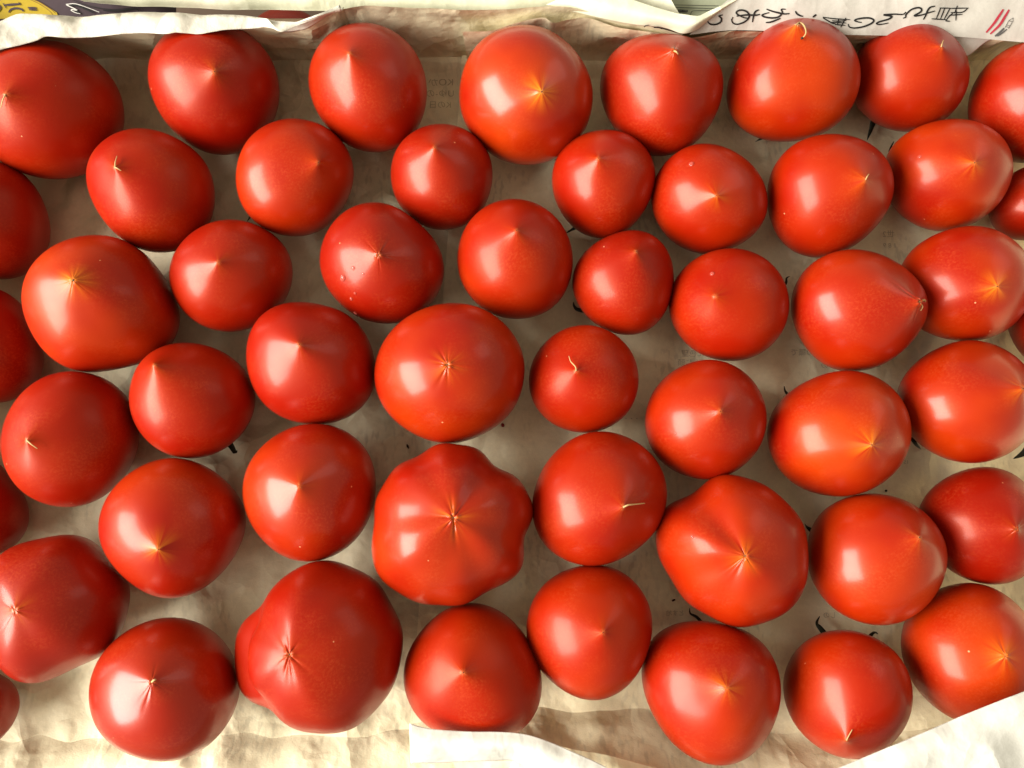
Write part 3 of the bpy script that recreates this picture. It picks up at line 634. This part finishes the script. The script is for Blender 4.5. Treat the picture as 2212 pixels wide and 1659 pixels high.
chars=[
 [zA([(535,215),(480,228),(515,262),(508,312),(445,348),(370,352),(325,322),(320,292)])],
 [zA([(682,245),(665,290),(690,335),(750,348),(830,325),(890,285),(920,235),(905,190),(860,155),(790,145),(740,165),(735,195),(790,230),(850,255),(912,262)]),zA([(735,232),(870,215),(1010,218),(1075,205)]),zA([(1060,140),(1010,165),(985,220),(965,320)])],
 [zA([(1170,130),(1250,160),(1350,185),(1430,200),(1505,195)]),zA([(1447,132),(1385,135),(1400,180),(1350,240),(1260,258),(1150,245),(1105,220),(1140,200),(1210,180)]),zA([(1160,325),(1230,318),(1310,290),(1375,262)])],
 [zA([(1590,160),(1610,195),(1650,222),(1700,236)]),zA([(1890,210),(1840,250)])],
 [zB([(105,180),(120,195),(200,240),(240,250)]),zB([(105,178),(200,192),(300,200),(390,205)]),zB([(200,216),(280,220),(350,212)]),zB([(345,185),(320,230),(290,285)]),zB([(190,232),(350,240)]),zB([(230,255),(340,265)]),zB([(270,195),(255,260)])],
 [zB([(370,250),(380,280),(430,292),(520,280),(600,250),(637,215),(600,190),(530,188),(460,200),(437,215),(470,228),(510,234)])],
 [zB([(972,125),(940,150),(850,148),(740,155),(800,165),(825,175),(790,200),(700,225),(665,245),(700,255),(790,240)])],
 [zB([(942,190),(970,178),(975,150),(1030,100),(1100,80),(1135,95),(1125,125),(1060,165),(1130,158),(1220,130),(1275,115)]),zB([(1277,65),(1230,75),(1200,110),(1180,160),(1155,205)])],
 [zB([(1240,196),(1395,206)]),zB([(1335,85),(1290,197)]),zB([(1325,84),(1445,86)]),zB([(1378,88),(1333,200)]),zB([(1435,85),(1370,205)])],
 [zB([(1440,88),(1628,84)]),zB([(1512,60),(1480,140)]),zB([(1620,86),(1560,128),(1440,130)]),zB([(1425,160),(1565,150)]),zB([(1500,110),(1495,215)]),zB([(1470,130),(1425,170),(1388,218)]),zB([(1385,219),(1435,222)])],
]
for k,ch in enumerate(chars): strokes('character',bwd,[(l,3.9 if k not in (4,8,9) else 2.6) for l in ch],M_INK,wd)
strokes('red_stripe',bwd,[(zB([(1992,98),(1945,170),(1890,250),(1812,340)]),5.5)],M_RED,wd)
strokes('red_stripe',bwd,[(zB([(2052,102),(2005,180),(1950,265),(1855,355)]),5.5)],M_RED,wd)
strokes('tower_emblem',bwd,[(zB([(2095,187),(2045,218)]),1.),(zB([(2095,187),(2092,228)]),1.),(zB([(2045,218),(2092,228)]),1.),(zB([(2045,222),(2010,290)]),1.2),(zB([(2085,232),(2045,300)]),1.2),(zB([(2028,262),(2062,272)]),1.),(zB([(2018,278),(2052,288)]),1.),(zB([(2000,295),(1945,350),(1905,378)]),5.),(zB([(2030,305),(1975,350),(1930,380)]),3.)],M_GREY,wd)
strokes('ruled_line',bpg,[(zC([(1480,72),(2300,90)]),1.1)],M_INK,pg,.0014); strokes('ruled_line',bpg,[(zC([(1560,106),(2300,124)]),1.5)],M_INK,pg,.0014)
strokes('rounded_frame',bpg,[(zC([(1950,200),(1962,165),(1990,152),(2130,148),(2260,150)]),1.2)],M_INK,pg,.0014)
strokes('small_print',bpg,[(zC([(1700+i,135+(i%3)*3),(1760+i,140)]),1.6) for i in (0,)]+[(zC([(1700,150),(1765,156)]),1.8),(zC([(1730,132),(1735,165)]),1.8),(zC([(1795,138),(1915,146)]),1.8),(zC([(1795,150),(1915,158)]),1.8),(zC([(1800,162),(1910,168)]),1.8),(zC([(1800,138),(1800,166)]),1.6),(zC([(1855,138),(1855,168)]),1.6),(zC([(1912,142),(1910,168)]),1.6),(zC([(1740,170),(1830,182)]),1.)],M_INK,pg,.0014)
strokes('small_print',bwc,[([(x,y-3.2) for x,y in zC(l)],w) for l,w in [([(205,84),(295,88)],1.),([(240,76),(236,104)],1.),([(270,76),(262,104)],1.),([(312,104),(312,84),(385,80)],1.3),([(318,94),(375,94)],1.),([(440,98),(455,80),(475,98)],1.3),([(488,96),(520,90)],.9),([(540,88),(556,92)],1.),([(580,76),(576,100)],1.2),([(703,108),(715,95),(795,98)],1.3)]],M_INK,wc)
strokes('small_print',bwc,[(zC([(1252,243),(1290,251)]),3.)],M_INK,wc)
strokes('cut_characters',bvf,[(zC([(1372,322),(1400,300),(1436,297)]),2.2),(zC([(1472,340),(1500,322),(1560,320),(1620,345)]),2.4),(zC([(1712,388),(1755,380)]),3.)],M_INK,wc,.0012)
# yellow disc with the numerals, upside down as it lies
disc=[(430-28,0),(520,42),(600,92),(660,130),(720,172),(740,230),(-60,250),(-60,-20),(380,-20)]
poly('yellow_disc',bpc,zD(disc),M_YEL,pc,.0011)
strokes('disc_ring',bpc,[(zD([(335,-12),(470,45),(570,105),(640,160),(670,200)]),1.2),(zD([(385,-12),(500,38),(590,92),(660,140),(705,180)]),1.8)],M_BRN,pc,.0012)
def lift(o,d=.0022):
    for v in o.data.vertices: v.co.z+=d
    return o
strokes('numeral',bpc,[(zD([(78,82),(270,68)]),5.),(zD([(55,58),(95,120)]),2.),(zD([(250,45),(278,85)]),2.)],M_PUR,pc,.0016)
strokes('numeral',bpc,[(zD([(128,175),(150,140),(210,122),(280,132),(312,160)]),4.5)],M_PUR,pc,.0016)
strokes('small_print',bpc,[(zD([(362,112),(470,112)]),2.5),(zD([(372,124),(478,128)]),2.5),(zD([(378,140),(484,146)]),2.5),(zD([(420,106),(430,150)]),1.5)],M_PUR,pc,.0016)
strokes('numeral',bpc,[(zD([(-20,70),(15,100),(20,130),(-10,165)]),5.)],M_PUR,pc,.0016)
strokes('lettering_outline',bpc,[(zD([(1015,190),(960,178),(905,150),(915,138),(975,145),(850,82),(860,72),(980,72),(1250,170)]),2.2)],M_WHITE,pc,.0016)
strokes('lettering',bpc,[(zD([(880,82),(985,90),(1180,178)]),4.),(zD([(950,150),(1010,180)]),3.)],M_INK,pc,.0016)
strokes('lettering_outline',bpc,[(zD([(885,0),(1080,80),(1300,128),(1500,135),(1750,105),(1800,150)]),1.6)],M_INK,pc,.0016)
strokes('lettering_outline',bpc,[(zD([(1300,150),(1500,155),(1700,130),(1740,160)]),3.)],M_INK,pc,.0016)
# faint mirrored print on the liner floor
def text(s,x,y,h,rot=0,mirror=True):
    cu=bpy.data.curves.new('faint_print','FONT'); cu.body=s; cu.size=1; cu.align_x='CENTER'
    t=bpy.data.objects.new('faint_print',cu); COL.objects.link(t); bpy.context.view_layer.update()
    me=bpy.data.meshes.new_from_object(t.evaluated_get(bpy.context.evaluated_depsgraph_get())); bpy.data.objects.remove(t)
    c=at(x,y,0); k=h/F*.5
    bm=bmesh.new(); bm.from_mesh(me); bmesh.ops.triangulate(bm,faces=bm.faces[:])
    for v in bm.verts:
        a=v.co.x*k*(-1 if mirror else 1); b=v.co.y*k; xx=c.x+a*math.cos(rot)-b*math.sin(rot); yy=c.y+a*math.sin(rot)+b*math.cos(rot)
        v.co=(xx,yy,fz(xx,yy)+.0018)
    bmesh.ops.recalc_face_normals(bm,faces=bm.faces[:])
    bm.to_mesh(me); bm.free(); me.materials.clear(); me.materials.append(M_FAINT)
    o=bpy.data.objects.new('faint_print',me); COL.objects.link(o); o.parent=right
text('KOか',952,182,24); text('Uゆ-の',950,206,22); text('Kの日',950,230,20)
text('た色望',1498,768,17); text('んじ頭',1490,788,17)
text('の職で',1735,766,17); text('世への',1800,794,17); text('日ん',1890,792,17)
text('世2',1922,510,18); text('1 8 9',1925,533,15)
text('仕',1985,820,17); text('・・・',1365,908,12); text('の',1495,1112,16); text('12',1497,1128,14)
text('めるの',1655,1542,17); text('しのか',1580,1560,16); text('15',1960,1002,12); text('世',1460,430,14)
text('とす地',1460,1330,13); text('しの',1795,1335,14)
# crumbs
def crumb(x,y,sx,sy,mat,label):
    c=at(x,y,0); z=fz(c.x,c.y)+.0022
    bm=bmesh.new(); bmesh.ops.create_icosphere(bm,subdivisions=2,radius=1)
    for v in bm.verts:
        n=1+.35*noise.noise(v.co*1.7+Vector((x,y,0))); v.co=Vector((v.co.x*sx*n,v.co.y*sy*n,v.co.z*.0007*n))
    me=bpy.data.meshes.new('crumb'); bm.to_mesh(me); bm.free(); me.materials.append(mat)
    o=bpy.data.objects.new('crumb',me); COL.objects.link(o); o.location=(c.x,c.y,z); o.rotation_euler[2]=.4
    tag(o,label,'crumb')
crumb(880,964,.0007,.0016,M_DARK,'dark crumb on the paper above the five-lobed tomato')
crumb(1456,1297,.0013,.0006,M_DARK,'tiny black seed-like crumb on the paper left of the dented big tomato')
crumb(1086,918,.0011,.0014,plain('red_flake',(.25,.01,.005),.4),'small red flake on the paper at the lower right of the big flat tomato')
crumb(1916,1060,.0008,.0008,M_DARK,'tiny brown speck on the paper below the oval orange tomato')
